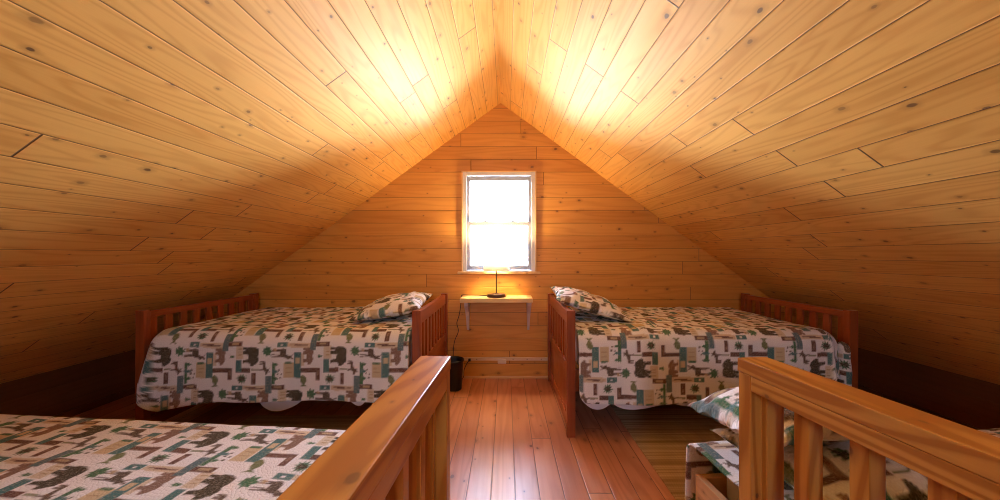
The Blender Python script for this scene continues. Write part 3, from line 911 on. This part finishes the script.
LX, LY, LZ = -.092, 3.31, .8275
lamp = thing('table_lamp', 'lit table lamp with white shade and bronze base on the wall shelf', 'lamp', (LX, LY, LZ))
m = MB()
m.lathe([(0, 0), (.088, 0), (.092, .004), (.092, .010), (.089, .014), (.090, .022), (.086, .030), (.03, .034), (.012, .040), (0, .040)])
m.build('base', M['bronze'], lamp)
m = MB(); m.lathe([(0, .038), (.0065, .038), (.006, .28), (.009, .285), (.009, .295), (0, .297)], seg=16); m.build('stem', M['bronze'], lamp)
m = MB()
m.lathe([(.0, .297), (.014, .298), (.018, .31), (.030, .345), (.032, .365), (.024, .388), (.0, .40)], seg=20); bulb = m.build('bulb', M['bulb'], lamp)
bulb['label'] = 'glowing bulb'
m = MB(); m.lathe([(.127, .258), (.102, .462), (.1005, .462), (.1255, .258), (.127, .258)], seg=56); shd = m.build('lamp_shade', M['shade'], lamp)
m = MB()
for k in range(3):
    a = k * 2 * math.pi / 3
    m.tube([(0.008 * math.cos(a), .008 * math.sin(a), .287), (.1235 * math.cos(a), .1235 * math.sin(a), .268)], .0016, 6)
m.build('shade_ring', M['bronze'], lamp)
# cord: over the shelf, down the wall behind the bin, up to the raceway socket
pts = [(LX - .08, 3.35, .834), (-.22, 3.40, .832), (-.36, 3.425, .832), (-.436, 3.43, .832), (-.445, 3.43, .80), (-.455, 3.438, .70), (-.47, 3.44, .62), (-.49, 3.44, .55),
       (-.475, 3.44, .47), (-.51, 3.44, .38), (-.525, 3.44, .28), (-.52, 3.43, .14), (-.49, 3.42, .03), (-.44, 3.40, .012), (-.418, 3.405, .03), (-.415, 3.415, .09), (-.39, 3.425, .15), (-.358, 3.412, .192)]
m = MB(); m.tube([(p[0] - LX, p[1] - LY, p[2] - LZ) for p in catmull(pts, 7)], .0035, 8)
cord = m.build('cord', M['cord'], lamp)
m = MB(); m.box((-.372 - LX, 3.392 - LY, .182 - LZ), (-.348 - LX, 3.4215 - LY, .206 - LZ), .004); m.build('plug', M['black'], cord)

rw = thing('cable_raceway', 'cream surface raceway with socket box low on the gable wall', 'cable channel', (-.09, WALL_Y, .195))
m = MB(); m.box((-.360, -.022, -.016), (1.3, -.001, .016), .004, along=0); m.build('channel', M['raceway'], rw)
m = MB(); m.box((-.360, -.020, -.172), (-.334, -.001, -.0165), .003, along=2); m.build('drop_channel', M['raceway'], rw)
m = MB(); m.box((.008, -.045, -.040), (.092, -.022, .004), .006, along=0); m.build('socket_box', M['outlet'], rw)
for x in (-.2, .16, .30, .44):
    m = MB(); m.lathe([(0, 0), (.005, 0), (.004, .002), (0, .002)], (x, 0, 0), 10)
    for v in m.bm.verts: v.co = Vector((v.co.x, -.0225 - v.co.z, v.co.y))
    m.build('screw', M['bronze'], rw)

bn = MB()
h = .275
bn.lathe([(0, .001), (.068, .001), (.071, .006), (.086, h - .02), (.091, h - .018), (.093, h - .004), (.090, h), (.084, h - .003), (.081, h - .02), (.067, .012), (0, .010)], seg=44)
b_ = bn.build('wastebasket', M['black']); b_.location = (-.478, 3.17, 0)
tag(b_, 'black round wastebasket on the floor below the wall shelf', 'bin')

# ------------------------------------------------------------------ light
W = bpy.data.worlds.new('daylight'); SC.world = W
W.use_nodes = True
wn = W.node_tree
bg = wn.nodes['Background'] if 'Background' in wn.nodes else wn.nodes.new('ShaderNodeBackground')
wo = next((n for n in wn.nodes if n.type == 'OUTPUT_WORLD'), None) or wn.nodes.new('ShaderNodeOutputWorld')
tcn = wn.nodes.new('ShaderNodeTexCoord'); spn = wn.nodes.new('ShaderNodeSeparateXYZ'); rmp = wn.nodes.new('ShaderNodeValToRGB')
wn.links.new(tcn.outputs['Generated'], spn.inputs[0]); wn.links.new(spn.outputs[2], rmp.inputs[0])
# sunlit snow below the horizon, paler winter sky above it (Generated z runs -1..1)
mr = wn.nodes.new('ShaderNodeMapRange'); mr.inputs[1].default_value = -1.0; mr.inputs[2].default_value = 1.0
wn.links.new(spn.outputs[2], mr.inputs[0])
for l in list(rmp.inputs[0].links): wn.links.remove(l)
wn.links.new(mr.outputs[0], rmp.inputs[0])
els = rmp.color_ramp.elements
els[0].position = 0.0; els[0].color = (0.84, 0.94, 1.04, 1)
els[1].position = 1.0; els[1].color = (0.24, 0.33, 0.50, 1)
e = els.new(0.46); e.color = (0.84, 0.94, 1.04, 1)
e = els.new(0.54); e.color = (0.52, 0.64, 0.90, 1)
wn.links.new(rmp.outputs[0], bg.inputs[0]); wn.links.new(bg.outputs[0], wo.inputs[0])
bg.inputs[1].default_value = 36.0

def portal(W_, y, rx):
    l = bpy.data.lights.new('daylight_portal', 'AREA'); l.shape = 'RECTANGLE'
    l.size = W_['x1'] - W_['x0']; l.size_y = W_['z1'] - W_['z0']
    l.cycles.is_portal = True
    o = bpy.data.objects.new('daylight_portal', l); COL.objects.link(o)
    o.location = ((W_['x0'] + W_['x1']) / 2, y, (W_['z0'] + W_['z1']) / 2); o.rotation_euler = (rx, 0, 0)
portal(WIN, WALL_Y + TH + .01, R(-90))
portal(FILL_WIN, REAR_Y - TH - .01, R(90))  # daylight sampling for the added rear window

pl = bpy.data.lights.new('lamp_bulb_light', 'POINT'); pl.energy = 17.0; pl.color = (1.0, 0.68, 0.34); pl.shadow_soft_size = .03
po = bpy.data.objects.new('lamp_bulb_light', pl); COL.objects.link(po); po.parent = lamp; po.location = (0, 0, .425)

# ------------------------------------------------------------------ camera and view
cam = bpy.data.cameras.new('camera'); cam.sensor_width = 36.0; cam.lens = F_PX / 1000 * 36.0
cam.shift_x = -0.006; cam.shift_y = 0.005; cam.clip_start = .02
co = bpy.data.objects.new('camera', cam); COL.objects.link(co)
co.location = (0, 0, CAM_Z); co.rotation_euler = (R(90), 0, 0)
SC.camera = co
SC.view_settings.view_transform = 'Standard'
try: SC.view_settings.look = 'None'
except TypeError: pass
SC.view_settings.gamma = 1.0
SC.view_settings.use_curve_mapping = False
SC.view_settings.exposure = 1.45
cy = SC.cycles
cy.max_bounces = 12; cy.diffuse_bounces = 8; cy.glossy_bounces = 4; cy.transparent_max_bounces = 12
cy.use_denoising = True
cy.filter_width = 1.0
cy.sample_clamp_indirect = 6.0
